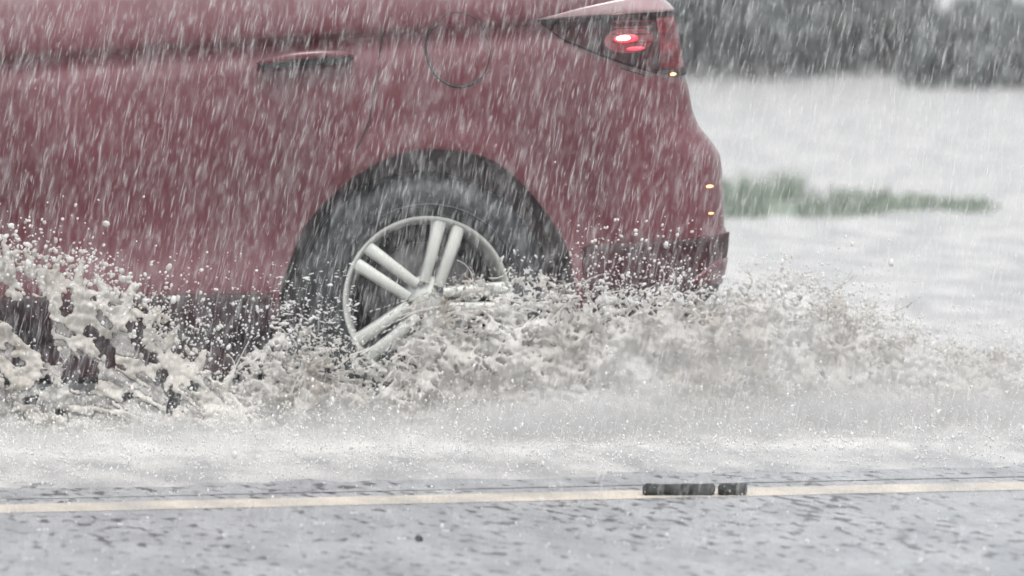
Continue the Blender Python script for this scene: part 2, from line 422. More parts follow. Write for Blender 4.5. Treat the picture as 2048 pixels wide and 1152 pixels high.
# fuel flap
flap = ell('fuel_flap', 917, 99, 60, 71, M_paint, car, .001, .003)
ring = [(917+64*cos(a)+3*sin(a), 99+75*sin(a)) for a in np.linspace(0, 2*pi, 64)]
ring2 = [(917+64*cos(a)+3*sin(a), 99+75*sin(a)) for a in np.linspace(R(50), R(215), 40)]
ribbon('flap_gap', ring, .0026, .0012, M_gap, flap); ribbon('flap_gap', ring2, .0065, .0018, M_gap, flap)
# door shut lines
ribbon('door_gap', [(762, 42), (766, 62), (764, 90), (756, 140), (748, 190), (740, 240), (718, 290), (690, 340)], .004, .001, M_gap, car)
ribbon('door_gap', [(-260, -40), (-258, 80), (-250, 250), (-246, 420), (-250, 560)], .004, .001, M_gap, car)
# door handle: a bar that stands off the skin
def handle():
    P = [loc(512, 126), loc(560, 116), loc(610, 110), loc(660, 108), loc(706, 110)]
    P = spline(P, 5); V = []; n = 10
    for i, (x, z) in enumerate(P):
        t = i/(len(P)-1); s = math.sin(pi*min(1, max(0, t)))**.35 if 0 < t < 1 else .15
        yc = -.006-.030*min(1, s)
        for k in range(n):
            a = 2*pi*k/n; V.append((x, yc+.011*s*cos(a)-side(x, z)*.0, z+.0125*s*sin(a)))
    Fc = [(i*n+k, i*n+(k+1) % n, (i+1)*n+(k+1) % n, (i+1)*n+k) for i in range(len(P)-1) for k in range(n)]
    Fc += [tuple(range(n)), tuple(range((len(P)-1)*n, len(P)*n))[::-1]]
    return link('door_handle', mesh('door_handle', V, Fc), M_paint, car)
hd = handle()
def slab(name, pts, y0, y1, mt, parent):
    V, Fc = prism([loc(a, b) for a, b in pts], y0, y1); return link(name, mesh(name, V, Fc), mt, parent, smooth=False)
slab('handle_shadow', spline([(516, 127), (560, 122), (610, 117), (660, 114), (702, 113), (698, 122), (660, 128), (610, 131), (560, 133), (525, 134), (516, 127)], 4)[:-1], -.030, .01, M_black, hd)  # black slab put in as the shadow beneath the handle bar
# glasshouse and roof (above the picture)
def loft(name, rings, mt, parent):
    n = len(rings[0]); V = [p for r_ in rings for p in r_]
    Fc = [(j*n+i, j*n+(i+1) % n, (j+1)*n+(i+1) % n, (j+1)*n+i) for j in range(len(rings)-1) for i in range(n)]
    Fc += [tuple(range(n))[::-1], tuple(range((len(rings)-1)*n, len(rings)*n))]
    return link(name, mesh(name, V, Fc), mt, parent)
def rr(x0, x1, y0, y1, z, r=.18, slope=0):
    out = []
    for cx_, cy_, a0 in ((x1-r, y0+r, -90), (x1-r, y1-r, 0), (x0+r, y1-r, 90), (x0+r, y0+r, 180)):
        for k in range(7): a = R(a0+90*k/6); X = cx_+r*cos(a); out.append((X, cy_+r*sin(a), z+slope*X))
    return out
xe = xr(1.2)
loft('windows', [rr(-2.35, xe-.02, .06, CW-.06, 1.22, slope=SL), rr(-1.75, xe-.18, .17, CW-.17, 1.56, slope=.02)], M_glass, car)
loft('roof', [rr(-1.76, xe-.16, .165, CW-.165, 1.555, slope=.02), rr(-1.65, xe-.12, .2, CW-.2, 1.60, slope=.02), rr(-1.4, xe-.4, .35, CW-.35, 1.635, slope=.015)], M_paint, car)
for x0, x1, a, b in ((-.86, -.80, -.84, -.80), (.18, .30, .06, .16)):
    for ys, yt in ((.052, .162), (CW-.052, CW-.162)):
        s = .008 if ys < 1 else -.008
        V = [(x0, ys-s, 1.20), (x1, ys-s, 1.20), (b, yt-s, 1.56), (a, yt-s, 1.56), (x0, ys+s*2, 1.20), (x1, ys+s*2, 1.20), (b, yt+s*2, 1.56), (a, yt+s*2, 1.56)]
        link('pillar', mesh('pillar', V, [(0, 1, 2, 3), (7, 6, 5, 4), (0, 4, 5, 1), (1, 5, 6, 2), (2, 6, 7, 3), (3, 7, 4, 0)]), M_paint, car, smooth=False)
# arch liners and underbody
def liner(cx, cz, y0, y1):
    V = []; Fc = []; n = 40
    for y in (y0, y1):
        for i in range(n+1):
            a = R(-25)+R(230)*i/n; V.append((cx+.405*cos(a), y, cz+.405*sin(a)))
    for i in range(n): Fc.append((i, i+1, i+n+2, i+n+1))
    V.append((cx, y1 if y0 < 1 else y0, cz)); c = len(V)-1; o = n+1 if y0 < 1 else 0
    for i in range(n): Fc.append((o+i, o+i+1, c))
    return link('arch_liner', mesh('arch_liner', V, Fc), M_liner, car)
wx, wz = loc(856, 602)
for cx in (ARC0[0], fx0):
    liner(cx, ARC0[1]-.01, .02, .34); liner(cx, ARC0[1]-.01, CW-.34, CW-.02)
link('underbody', mesh('underbody', *box((-1.35, CW/2, .22), (3.9, CW-.70, .24))), M_black, car, smooth=False)

# wheels
def wheel():
    # rim: lip, well and hub
    lip = lathe([(.2235, .012), (.2265, .004), (.2265, -.004), (.221, -.008), (.214, -.004), (.209, .008), (.200, .05), (.196, .12), (.215, .13), (.2235, .012)], 96)
    hub = lathe([(.0, .004), (.024, .004), (.030, .007), (.050, .012), (.066, .02), (.062, .05), (.0, .05)], 48)
    w_ = link('wheel', mesh('wheel', *merge([lip, hub])), M_rim)
    R0 = .334
    ty = [(.219, .004), (.226, -.010), (.240, -.020), (.262, -.028), (.285, -.026), (.305, -.016), (.320, -.002), (.329, .016), (R0, .035), (R0, .055), (.326, .056), (.326, .064), (R0, .065),
          (R0, .10), (.326, .101), (.326, .109), (R0, .11), (R0, .15), (.329, .185), (.31, .205), (.26, .215), (.21, .20), (.205, .1), (.219, .004)]
    V, Fc = lathe(ty, 120); link('tyre', mesh('tyre', V, Fc), M_tyre, w_)
    # raised rib and blocks on the sidewall
    V, Fc = lathe([(.2505, -.022), (.252, -.0268), (.256, -.0285), (.2575, -.026)], 96); link('sidewall_rib', mesh('rib', V, Fc), M_tyre, w_)
    V, Fc = lathe([(.05, .075), (.145, .075), (.15, .085), (.15, .095), (.05, .095)], 64); link('brake_disc', mesh('disc', V, Fc), M_disc, w_)
    V, Fc = lathe([(.0, .13), (.20, .13)], 48); link('backing_plate', mesh('plate', V, Fc), M_liner, w_)
    for k in range(5):
        for s in (-1, 1):
            a0 = R(72.8+72*k); V = []; ns = 10
            for i in range(ns+1):
                t = i/ns; r = .045+(.216-.045)*t
                a = a0+s*R(9.2)*(1-.25*(1-t)) * (1 if t > .0 else 1)
                lat = s*(.020+.007*t)               # two nearly parallel arms
                c = Vector((r*cos(a0)-lat*sin(a0), 0, r*sin(a0)+lat*cos(a0)))
                wd = .0130+.0045*t; y = -.004-.010*math.sin(pi*t*.9)+.006*t
                tn = Vector((-sin(a0), 0, cos(a0)))
                V += [c-tn*wd+Vector((0, y+.034, 0)), c-tn*wd*1.0+Vector((0, y+.005, 0)), c-tn*wd*.55+Vector((0, y, 0)), c+tn*wd*.55+Vector((0, y, 0)), c+tn*wd+Vector((0, y+.005, 0)), c+tn*wd+Vector((0, y+.034, 0))]
            Fc = [(i*6+q, i*6+(q+1) % 6, (i+1)*6+(q+1) % 6, (i+1)*6+q) for i in range(ns) for q in range(6)]
            link('spoke', mesh('spoke', V, Fc), M_rim, w_)
    for k in range(5):
        a = R(36.8+72*k); v, f = lathe([(.0, -.001), (.006, -.001), (.008, .01)], 12)
        link('wheel_nut', mesh('nut', [(x+.045*cos(a), y+.002, z+.045*sin(a)) for x, y, z in v], f), M_disc, w_)
    return w_
w0 = wheel(); w0.parent = car; w0.location = (wx, .025, wz)
def copy_tree(o, parent):
    c = o.copy(); COL.objects.link(c); c.parent = parent
    for ch in [q for q in bpy.data.objects if q.parent == o]: copy_tree(ch, c)
    return c
for x, far in ((wx+WB, 0), (wx, 1), (wx+WB, 1)):
    c = copy_tree(w0, car); c.location = (x, CW-.025 if far else .025, wz)
    if far: c.rotation_euler.z = pi

# ================================================================== RUBBER STRIP on the line
def strip():
    a = ground(1286, 990); b = ground(1494, 990); L = (b-a).length; d = (b-a).normalized(); nrm = Vector((-d.y, d.x, 0))
    e = empty('rubber_strip', (a+b)/2); tag(e, 'short black strip of rubber debris lying on the pale yellow centre line', 'debris')
    for s0, s1, nm in ((-.5, .19, 'long_piece'), (.225, .5, 'short_piece')):
        V = []; n = 26; ns = 10
        for i in range(n+1):
            t = i/n; s = (s0+(s1-s0)*t)*L; edge = min(1, math.sin(pi*min(.5, min(t, 1-t)*9+.22)))*(1+.18*noise.noise((t*5, s0*9, 4)))
            for k in range(ns):
                q = 2*pi*k/ns; jx = .006*noise.noise((s*40, k*1.3, 2))
                V.append(d*s+nrm*((.03*edge+jx*.4)*cos(q))+Vector((0, 0, .012+(.018*edge+jx*.3)*max(-.6, min(.75, sin(q)*1.2)))))
        Fc = [(i*ns+k, i*ns+(k+1) % ns, (i+1)*ns+(k+1) % ns, (i+1)*ns+k) for i in range(n) for k in range(ns)]
        Fc += [tuple(range(ns)), tuple(range(n*ns, (n+1)*ns))[::-1]]
        link(nm, mesh(nm, V, Fc), M_rubber, e)
strip()
def pebble():
    p = ground(838, 1083); bm = bmesh.new(); bmesh.ops.create_icosphere(bm, subdivisions=3, radius=.009)
    for v in bm.verts: v.co *= 1+.35*noise.noise(v.co*120); v.co.z *= .8
    o = link('pebble', bm_mesh('pebble', bm), M_rubber); o.location = (p.x, p.y, .007)
    tag(o, 'small dark stone lying alone on the wet asphalt in the foreground', 'stone')
pebble()

# ================================================================== GRASS VERGE and BUSHES
def verge():
    top = [(600, 400), (1000, 380), (1300, 366), (1450, 368), (1530, 380), (1560, 384), (1590, 378), (1620, 392), (1700, 404), (1800, 412), (1890, 424), (1925, 414), (1950, 434), (2000, 440)]
    a = ground(600, 449); b = ground(2010, 446)
    n = 90; V = []; m_ = 6
    for i in range(n+1):
        t = i/n; p = a.lerp(b, t); px = 600+1410*t
        h = max(.004, (445-np.interp(px, [q[0] for q in top], [q[1] for q in top]))/490*.2)
        for j in range(m_+1):
            s = j/m_; V.append((p.x+.2*s, p.y+1.6*s, h*math.sin(pi*s)*(1+.4*noise.noise((p.x*3, s*3, 1)))+.01-.05*(s in (0, 1))))
    Fc = [(i*(m_+1)+j, (i+1)*(m_+1)+j, (i+1)*(m_+1)+j+1, i*(m_+1)+j+1) for i in range(n) for j in range(m_)]
    o = link('grass_verge', mesh('verge', V, Fc), M_grass); tag(o, 'low bank of earth under the grass strip', kind='structure')
    N = 9000; V = []; Fc = []
    t = rng.random(N)
    for k in range(N):
        p = a.lerp(b, t[k]); px = 600+1410*t[k]; s = rng.random()
        hh = max(.01, (447-np.interp(px, [q[0] for q in top], [q[1] for q in top]))/490)*.88
        base = Vector((p.x+.2*s, p.y+1.6*s, hh*.42*math.sin(pi*s)+.005)); h = hh*(.2+.75*rng.random()**1.5)*(.6+.9*abs(noise.noise((p.x*5, s*2, 0)))*2)
        if noise.noise((p.x*3, s*2, 7)) < -.12: continue
        dx, dy = rng.normal(0, .35, 2)*h; wd = .004
        i = len(V); V += [base+Vector((-wd, 0, 0)), base+Vector((wd, 0, 0)), base+Vector((dx*.4+wd*.7, dy*.4, h*.6)), base+Vector((dx*.4-wd*.7, dy*.4, h*.6)), base+Vector((dx, dy, h))]
        Fc += [(i, i+1, i+2, i+3), (i+3, i+2, i+4)]
    o = link('grass', mesh('grass', V, Fc), M_grass); tag(o, 'strip of wet green grass standing out of the flood behind the car', 'grass', kind='stuff')
verge()
def bush(px, py, dist, wd, ht, label, seed, base=.0, leaf=.045, n=2600):
    g_ = ground(px, py); d = ray(px, py); t = dist/d.y; p = Vector((d.x*t, dist, 0))
    r_ = np.random.default_rng(seed)
    e = empty('bush', p); tag(e, label, 'bush', 'dark bushes beyond the flooded ground')
    lobes = [(r_.uniform(-.4, .4)*wd, r_.uniform(-.3, .3)*wd, base+min(ht, 1.3)*(.12+.75*r_.random()), wd*r_.uniform(.2, .34)) for _ in range(16)]
    V = []; Fc = []
    for k in range(n):
        lx, ly, lz, lr = lobes[r_.integers(len(lobes))]; v = r_.normal(size=3); v /= np.linalg.norm(v); rr_ = lr*r_.random()**.35
        c = Vector((lx+v[0]*rr_, ly+v[1]*rr_, max(base+.03, lz+v[2]*rr_*.9)))
        if noise.noise(c*2.6+Vector((seed, 0, 0))) < -.3: continue
        a = Vector(r_.normal(size=3)).normalized(); b = a.cross(Vector(r_.normal(size=3))).normalized(); s = leaf*r_.uniform(.6, 1.4)
        i = len(V); V += [c-a*s, c-b*s*.45, c+a*s, c+b*s*.45]; Fc.append((i, i+1, i+2, i+3))
    link('foliage', mesh('foliage', V, Fc), M_leaf, e, smooth=False)
    parts = []
    for k in range(6):
        a = r_.uniform(0, 6.28); L = ht*.75; q = Vector((cos(a)*.45*wd*.5, sin(a)*.3*wd*.5, L)); V = []; nn = 6
        for i in range(7):
            tt = i/6; c = Vector((q.x*tt**1.3, q.y*tt**1.3, q.z*tt)); rd = .03*(1-tt)+.006
            for j in range(nn): V.append(c+Vector((rd*cos(j*1.047), rd*sin(j*1.047), 0)))
        parts.append((V, [(i*nn+j, i*nn+(j+1) % nn, (i+1)*nn+(j+1) % nn, (i+1)*nn+j) for i in range(6) for j in range(nn)]))
    link('stem', mesh('stem', *merge(parts)), M_stem, e)
B = [(1380, 52, 1.3, 2.2, 'tall dark bush half hidden behind the tail lamp corner', .0), (1500, 50, .9, 2.0, 'dark bush next right of the tail lamp, pale ground showing under it', .06),
     (1665, 53, 1.1, 1.6, 'paler thinner bush in the middle of the row of bushes', .0), (1770, 51, .9, 2.1, 'dark dense bush right of the thin one, reaching the top of the photo', .0),
     (2000, 48, 1.15, .42, 'low dark bush at the right edge of the photo with light above it', -.03), (1150, 54, 1.6, 2.4, 'tall bush wholly behind the red car body', .08), (2250, 50, 1.5, .9, 'bush just outside the right edge of the photo', .05)]
for k, (px, dist, wd, ht, lb, bs) in enumerate(B):
    if px in (1150, 2250): continue
    bush(px, 150, dist, wd, ht, lb, 11+k, bs, leaf=.06, n=6500 if px == 1665 else 9000)

# ================================================================== WATER IN THE AIR
ICO = None
def ico():
    bm = bmesh.new(); bmesh.ops.create_icosphere(bm, subdivisions=1, radius=1)
    v = np.array([q.co[:] for q in bm.verts]); f = np.array([[x.index for x in q.verts] for q in bm.faces]); bm.free(); return v, f
IV, IF = ico()
def blobs(C_, rad_, el, dirs):
    """ellipsoids: centres, radii, elongations along unit directions"""
    N = len(C_); d = dirs/np.linalg.norm(dirs, axis=1)[:, None]
    a = np.cross(d, rng.normal(size=(N, 3))); a /= np.linalg.norm(a, axis=1)[:, None]; b = np.cross(d, a)
    V = C_[:, None, :]+rad_[:, None, None]*(IV[None, :, 0:1]*(d*el[:, None])[:, None, :]+IV[None, :, 1:2]*a[:, None, :]+IV[None, :, 2:3]*(b)[:, None, :])
    Fc = IF[None]+(np.arange(N)*len(IV))[:, None, None]
    return V.reshape(-1, 3), Fc.reshape(-1, 3)
def catm(L):
    V = []; Fc = []; o = 0
    for v, f in L: V.append(v); Fc.append(f+o); o += len(v)
    return np.concatenate(V), np.concatenate(Fc)
def splash_mat(name, c1, c2, c3, rough=.25, tr=.35):
    m = bpy.data.materials.new(name); m.use_nodes = True; n = m.node_tree; P = n.nodes['Principled BSDF']; L = n.links.new
    tc = n.nodes.new('ShaderNodeTexCoord'); t = n.nodes.new('ShaderNodeTexNoise'); t.inputs['Scale'].default_value = 5; t.inputs['Detail'].default_value = 5
    L(tc.outputs['Object'], t.inputs['Vector']); r = n.nodes.new('ShaderNodeValToRGB'); L(t.outputs['Fac'], r.inputs[0])
    r.color_ramp.elements[0].position = .3; r.color_ramp.elements[0].color = (*c1, 1); r.color_ramp.elements[1].position = .68; r.color_ramp.elements[1].color = (*c3, 1)
    e = r.color_ramp.elements.new(.48); e.color = (*c2, 1)
    L(r.outputs[0], P.inputs['Base Color']); P.inputs['Roughness'].default_value = rough
    T = n.nodes.new('ShaderNodeBsdfTranslucent'); L(r.outputs[0], T.inputs['Color'])
    mx = n.nodes.new('ShaderNodeMixShader'); mx.inputs[0].default_value = tr
    L(P.outputs[0], mx.inputs[1]); L(T.outputs[0], mx.inputs[2]); L(mx.outputs[0], n.nodes['Material Output'].inputs[0])
    return m
M_cream = splash_mat('silty_splash', (.44, .41, .37), (.60, .58, .54), (.68, .665, .63), .35, .45)
M_mud = splash_mat('churned_water', (.50, .465, .42), (.67, .655, .63), (.78, .775, .765), .6, .6)
M_drop = splash_mat('water_drops', (.68, .68, .67), (.74, .74, .73), (.8, .8, .8), .4, .5)
def fluid(name, V, Fc, mt, voxel=.004, it=3):
    o = link(name, np_mesh(name, V, Fc), mt, smooth=False)
    md = o.modifiers.new('remesh', 'REMESH'); md.mode = 'VOXEL'; md.voxel_size = voxel; md.use_smooth_shade = True
    ms = o.modifiers.new('smooth', 'SMOOTH'); ms.factor = .5; ms.iterations = it
    return o
def inpoly(px, py, poly):
    c = np.zeros(len(px), bool); n = len(poly)
    for i in range(n):
        x0, y0 = poly[i]; x1, y1 = poly[(i+1) % n]
        if y0 == y1: continue
        k = ((y0 > py) != (y1 > py)) & (px < (x1-x0)*(py-y0)/(y1-y0)+x0); c ^= k
    return c
def nz2(px, py, s, seed=0, sy=None):
    sy = sy or s
    return np.array([noise.noise((a/s, b/sy, seed)) for a, b in zip(px, py)])

def film_mat():
    m = bpy.data.materials.new('water_film'); m.use_nodes = True; n = m.node_tree; P = n.nodes['Principled BSDF']; L = n.links.new
    P.inputs['Base Color'].default_value = (.50, .49, .47, 1); P.inputs['Roughness'].default_value = .25
    t = n.nodes.new('ShaderNodeTexNoise'); t.inputs['Scale'].default_value = 22; t.inputs['Detail'].default_value = 4
    r = n.nodes.new('ShaderNodeMapRange'); r.inputs[1].default_value = .35; r.inputs[2].default_value = .7; r.inputs[3].default_value = .12; r.inputs[4].default_value = .6
    tc = n.nodes.new('ShaderNodeTexCoord'); L(tc.outputs['Object'], t.inputs['Vector']); L(t.outputs['Fac'], r.inputs[0]); L(r.outputs[0], P.inputs['Alpha'])
    return m
M_film = film_mat()
def left_plume():
    gx, gy = np.meshgrid(np.arange(-330, 530, 2.6), np.arange(400, 875, 2.6)); px = gx.ravel()+rng.normal(0, .5, gx.size); py = gy.ravel()+rng.normal(0, .5, gx.size)
    P1 = [(-330, 380), (-200, 420), (-60, 480), (0, 525), (40, 530), (90, 540), (120, 558), (160, 572), (200, 590), (255, 598), (290, 635), (312, 655), (320, 690), (345, 700), (372, 716), (400, 735), (440, 770), (490, 810), (530, 860), (200, 880), (-330, 880)]
    Wd = [(-330, 480), (-60, 578), (40, 592), (95, 592), (106, 640), (108, 690), (130, 722), (105, 732), (60, 692), (20, 655), (-60, 600), (-330, 560)]
    wob = 12*nz2(px, py, 28, 1)+8*nz2(px, py, 9, 2); wob2 = 12*nz2(px, py, 28, 9)+8*nz2(px, py, 9, 3)
    ax, ay = px+wob, py+wob2
    inside = inpoly(ax, ay, P1); ok = inside & ~inpoly(ax, ay, Wd)
    hol = np.zeros(len(px), bool)
    for hx_, hy_, ra, rb_ in [(163, 745, 36, 38), (137, 605, 15, 27), (272, 652, 22, 17), (180, 665, 19, 14), (205, 692, 16, 18), (222, 712, 14, 20), (278, 690, 12, 24), (300, 715, 17, 15), (322, 752, 15, 20),
                          (345, 800, 14, 32), (388, 775, 11, 12), (88, 770, 16, 13), (125, 822, 10, 9), (230, 607, 22, 8), (188, 598, 10, 8), (30, 720, 12, 10), (60, 800, 14, 9), (20, 770, 10, 14), (255, 790, 10, 8)]:
        hol |= ((ax-hx_)/ra)**2+((ay-hy_)/rb_)**2 < 1
    ok &= ~hol
    # the sheet tears along the way it was flung: a fan that opens up and to the left
    fr = np.hypot(px-560, py-930); fa = np.arctan2(930-py, 560-px)
    st = np.array([noise.noise((r_/85, a_*17, 4.)) + .45*noise.noise((r_/26, a_*42, 9.)) for r_, a_ in zip(fr+wob, fa)])
    thr = np.interp(py, [480, 600, 700, 780, 860], [-.38, -.30, -.12, .04, .10])+np.where(px > 330, -.22, 0)
    thick = ok & (st > thr)
    film = ok & ~thick & (py > 600)
    def zed(px, py): return -.30+.06*nz2(px, py, 110, 3)+.022*nz2(px, py, 34, 13, 22)+.008*nz2(px, py, 10, 15)-.00025*(py-600)
    fx_, fy_ = px[film][::1], py[film][::1]; Cf = locv(fx_, fy_, zed(fx_, fy_)+.006)
    st = st[thick]-thr[thick]; px, py = px[thick], py[thick]
    C = locv(px, py, zed(px, py)); n = len(C)
    d = np.tile(np.array(CX)*.75+np.array((0, 0, -.6)), (n, 1))+rng.normal(0, .2, (n, 3))
    L = [blobs(C, np.clip(.0023+.0048*st+.0018*nz2(px, py, 9, 21), .0021, .0056), np.full(n, 1.35), d)]
    of = fluid('splash_film', *blobs(Cf, np.full(len(Cf), .0028), np.full(len(Cf), 1.3), rng.normal(0, 1, Cf.shape)), M_film, .0034, 3)
    tag(of, 'thin grey see-through water stretched between the creamy strands at the left', 'splash', kind='stuff')
    # torn droplets and fingers above the edge
    N = 420; t = rng.random(N); ex = np.interp(t, [0, .15, .45, .8, 1], [-120, 20, 150, 330, 520]); ey = np.interp(ex, [-120, 0, 100, 200, 300, 400, 520], [450, 500, 525, 570, 620, 720, 830])
    h = rng.exponential(26, N)
    C = locv(ex+h*.5+rng.normal(0, 8, N), ey-h*.9+18, np.full(N, -.3)+rng.normal(0, .05, N))
    L.append(blobs(C, rng.gamma(2, .0014, N)+.0016, rng.uniform(1, 2.2, N), rng.normal(0, 1, (N, 3))+np.array((.8, 0, .6))))
    # spikes standing off the sheet
    for (a, b, c_, d_) in [(20, 540, 5, 470), (150, 575, 165, 515), (330, 690, 358, 650), (300, 640, 320, 612), (215, 590, 190, 548), (250, 600, 268, 565), (60, 545, 55, 505), (100, 560, 120, 520), (440, 790, 470, 735), (395, 735, 410, 700)]:
        k = 14; s = np.linspace(0, 1, k); C = locv(a+(c_-a)*s+rng.normal(0, 2, k), b+(d_-b)*s, np.full(k, -.3)); dd = np.gradient(C, axis=0)
        L.append(blobs(C, .012*(1-s)+.004, np.full(k, 1.4), dd))
    o = fluid('splash_sheet', *catm(L), M_cream, .003, 1)
    tag(o, 'creamy lace of silty water thrown up at the left, torn with round holes', 'splash', kind='stuff')
left_plume()

TAB = np.array([(380, 800, 840), (470, 740, 830), (560, 650, 810), (640, 665, 830), (700, 715, 850), (790, 705, 840), (850, 580, 760), (960, 565, 740), (1030, 545, 690), (1100, 565, 680), (1200, 585, 670), (1330, 585, 650), (1440, 600, 660), (1500, 560, 660),
                (1570, 545, 670), (1660, 575, 680), (1740, 605, 720), (1800, 650, 730), (1880, 685, 740), (1980, 695, 750), (2150, 700, 760)])
def right_plume():
    L = []
    for q, (off, grow) in enumerate(((-.30, 0), (-.20, .15), (-.08, .3), (.05, .45))):
        gx, gy = np.meshgrid(np.arange(380, 2140, 2.7), np.arange(535, 900, 2.7)); px = gx.ravel()+rng.normal(0, .6, gx.size); py = gy.ravel()+rng.normal(0, .6, gx.size)
        ys = np.interp(px, TAB[:, 0], TAB[:, 1])-8; yd = np.interp(px, TAB[:, 0], TAB[:, 2]); k = (py-ys)/(yd-ys)
        keep = (k > -.12) & (py < 846+34*nz2(px, py, 60, 200+q)); px, py, k = px[keep], py[keep], k[keep]
        k = k+.3*nz2(px, py, 60, 30+q, 40)
        # curled cells: thin walls of water where the warped noise passes through zero
        wx_ = 26*nz2(px, py, 46, 40+q); wy_ = 26*nz2(px, py, 46, 50+q)
        s1 = 21+4*q
        f1 = np.abs(nz2(px+wx_, py+wy_, s1*1.7, 60+q, s1*.85)); f2 = np.abs(nz2(px+wy_, py-wx_, 15, 70+q, 8))
        th = np.interp(k, [-.1, .0, .35, 1, 1.5], [.0, .035, .10, .19, .30])
        holes = nz2(px, py, 30, 80+q, 22)
        ok = ((f1 < th) | (f2 < th*.55)) & (holes > np.interp(k, [0, .5, 1.3], [-.05, -.2, -.6]))
        px, py, k = px[ok], py[ok], k[ok]; n = len(px)
        yy = off+np.interp(px, [380, 900, 1300, 1500, 2100], [0, .02, .05, .25, .35])*(.4+grow)+.05*nz2(px, py, 50, 90+q)+.018*nz2(px, py, 14, 95+q)
        C = locv(px, py, yy)
        ang = 1.6*nz2(px, py, 60, 4)+np.interp(px, [400, 900, 1500, 1750, 2100], [.5, .1, .5, -.7, -.2])
        d = np.cos(ang)[:, None]*np.array(CX)+np.sin(ang)[:, None]*np.array((0, 0, 1))+rng.normal(0, .15, (n, 3))
        L.append(blobs(C, rng.uniform(.0017, .0034, n)+.0008*np.clip(k, 0, 1.5), rng.uniform(1.1, 1.9, n), d))
    for q in range(420):
        a = rng.uniform(430, 2080); s0 = np.interp(a, TAB[:, 0], TAB[:, 1]); s1 = np.interp(a, TAB[:, 0], TAB[:, 2]); b = s0+(s1-s0)*rng.random()*1.1-6
        ln = rng.uniform(25, 90); th = rng.normal(.35, .7); cur = rng.normal(0, 1.6); m_ = 24; s = np.linspace(0, 1, m_)
        tx = a+ln*np.cumsum(np.cos(th+cur*s))/m_; tz = b-ln*np.cumsum(np.sin(th+cur*s))/m_
        yv = np.interp(a, [380, 900, 1300, 1500, 2100], [-.32, -.28, -.25, .0, .1])+rng.normal(0, .06)
        C = locv(tx, tz, np.full(m_, yv)); L.append(blobs(C, .0015+.0028*rng.random()*(1-.6*s), np.full(m_, 1.5), np.gradient(C, axis=0)))
    for q in range(46):                        # long thin threads flung forward across the lower wheel
        t = rng.random(); a0, b0 = rng.uniform(820, 1010), rng.uniform(575, 670); a1, b1 = rng.uniform(560, 760), rng.uniform(640, 800); m_ = 60; s = np.linspace(0, 1, m_)*rng.uniform(.4, 1)
        C = locv(a0+(a1-a0)*s+2*rng.normal(size=m_), b0+(b1-b0)*s**1.2+rng.uniform(-22, 12)*np.sin(s*3), np.full(m_, -.2+rng.normal(0, .04))); L.append(blobs(C, (.0012+.0022*rng.random())*(1.1-.6*s)*rng.uniform(.6, 1.2, m_), np.full(m_, 2.4), np.gradient(C, axis=0)))
    o = fluid('splash_churn', *catm(L), M_mud, .003, 2)
    tag(o, 'churned brownish white water boiling up round the rear wheel and behind the bumper', 'splash', kind='stuff')
right_plume()

def spray():
    L = []
    # drops over the bumper, the arch and behind the car
    def add(N, px, py, yy, r_, el=(1, 1.8), dr=(.6, 0, .5)):
        C = locv(px, py, yy); n = len(C)
        L.append(blobs(C, r_, rng.uniform(*el, n), rng.normal(0, .6, (n, 3))+np.array(dr)))
    N = 900; px = rng.uniform(1130, 1450, N); py = 610-rng.exponential(55, N); ok = py > 425; px, py = px[ok], py[ok]; n = len(px)
    add(n, px, py, rng.uniform(-.4, -.1, n), rng.gamma(1.3, .0009, n)+.0007)
    N = 900; px = rng.normal(1640, 130, N); py = 640-rng.exponential(48, N)-np.abs(px-1640)*-.15; ok = (py > 470) & (px > 1455) & (px < 1850); px, py = px[ok], py[ok]; n = len(px)
    add(n, px, py, rng.uniform(-.3, .3, n), rng.gamma(1.3, .0009, n)+.0007)
    N = 650; px = rng.uniform(545, 715, N); py = np.clip(rng.normal(660, 60, N), 525, 760); add(N, px, py, rng.uniform(-.3, -.1, N), rng.gamma(1.3, .0006, N)+.0006, (1.5, 4.5), (1.5, 0, -.1))
    N = 700; px = rng.uniform(300, 620, N); py = np.interp(px, [300, 620], [640, 700])+rng.normal(0, 70, N); add(N, px, py, rng.uniform(-.4, -.1, N), rng.gamma(1.6, .0008, N)+.0008)
    N = 1500; px = rng.uniform(1000, 2060, N); py = np.interp(px, TAB[:, 0], TAB[:, 1])+rng.normal(10, 30, N); add(N, px, py, rng.uniform(-.4, .3, N), rng.gamma(1.6, .0008, N)+.0008, (1, 3))
    N = 900; px = rng.uniform(-100, 420, N); py = np.interp(px, [-100, 0, 200, 420], [450, 500, 560, 700])+rng.normal(0, 45, N); add(N, px, py, rng.uniform(-.5, -.2, N), rng.gamma(1.6, .001, N)+.001)
    V, Fc = catm(L); o = link('spray_drops', np_mesh('spray', V, Fc), M_drop); tag(o, 'white drops of spray flung up over the bumper, wheel and door', 'spray', kind='stuff')
spray()

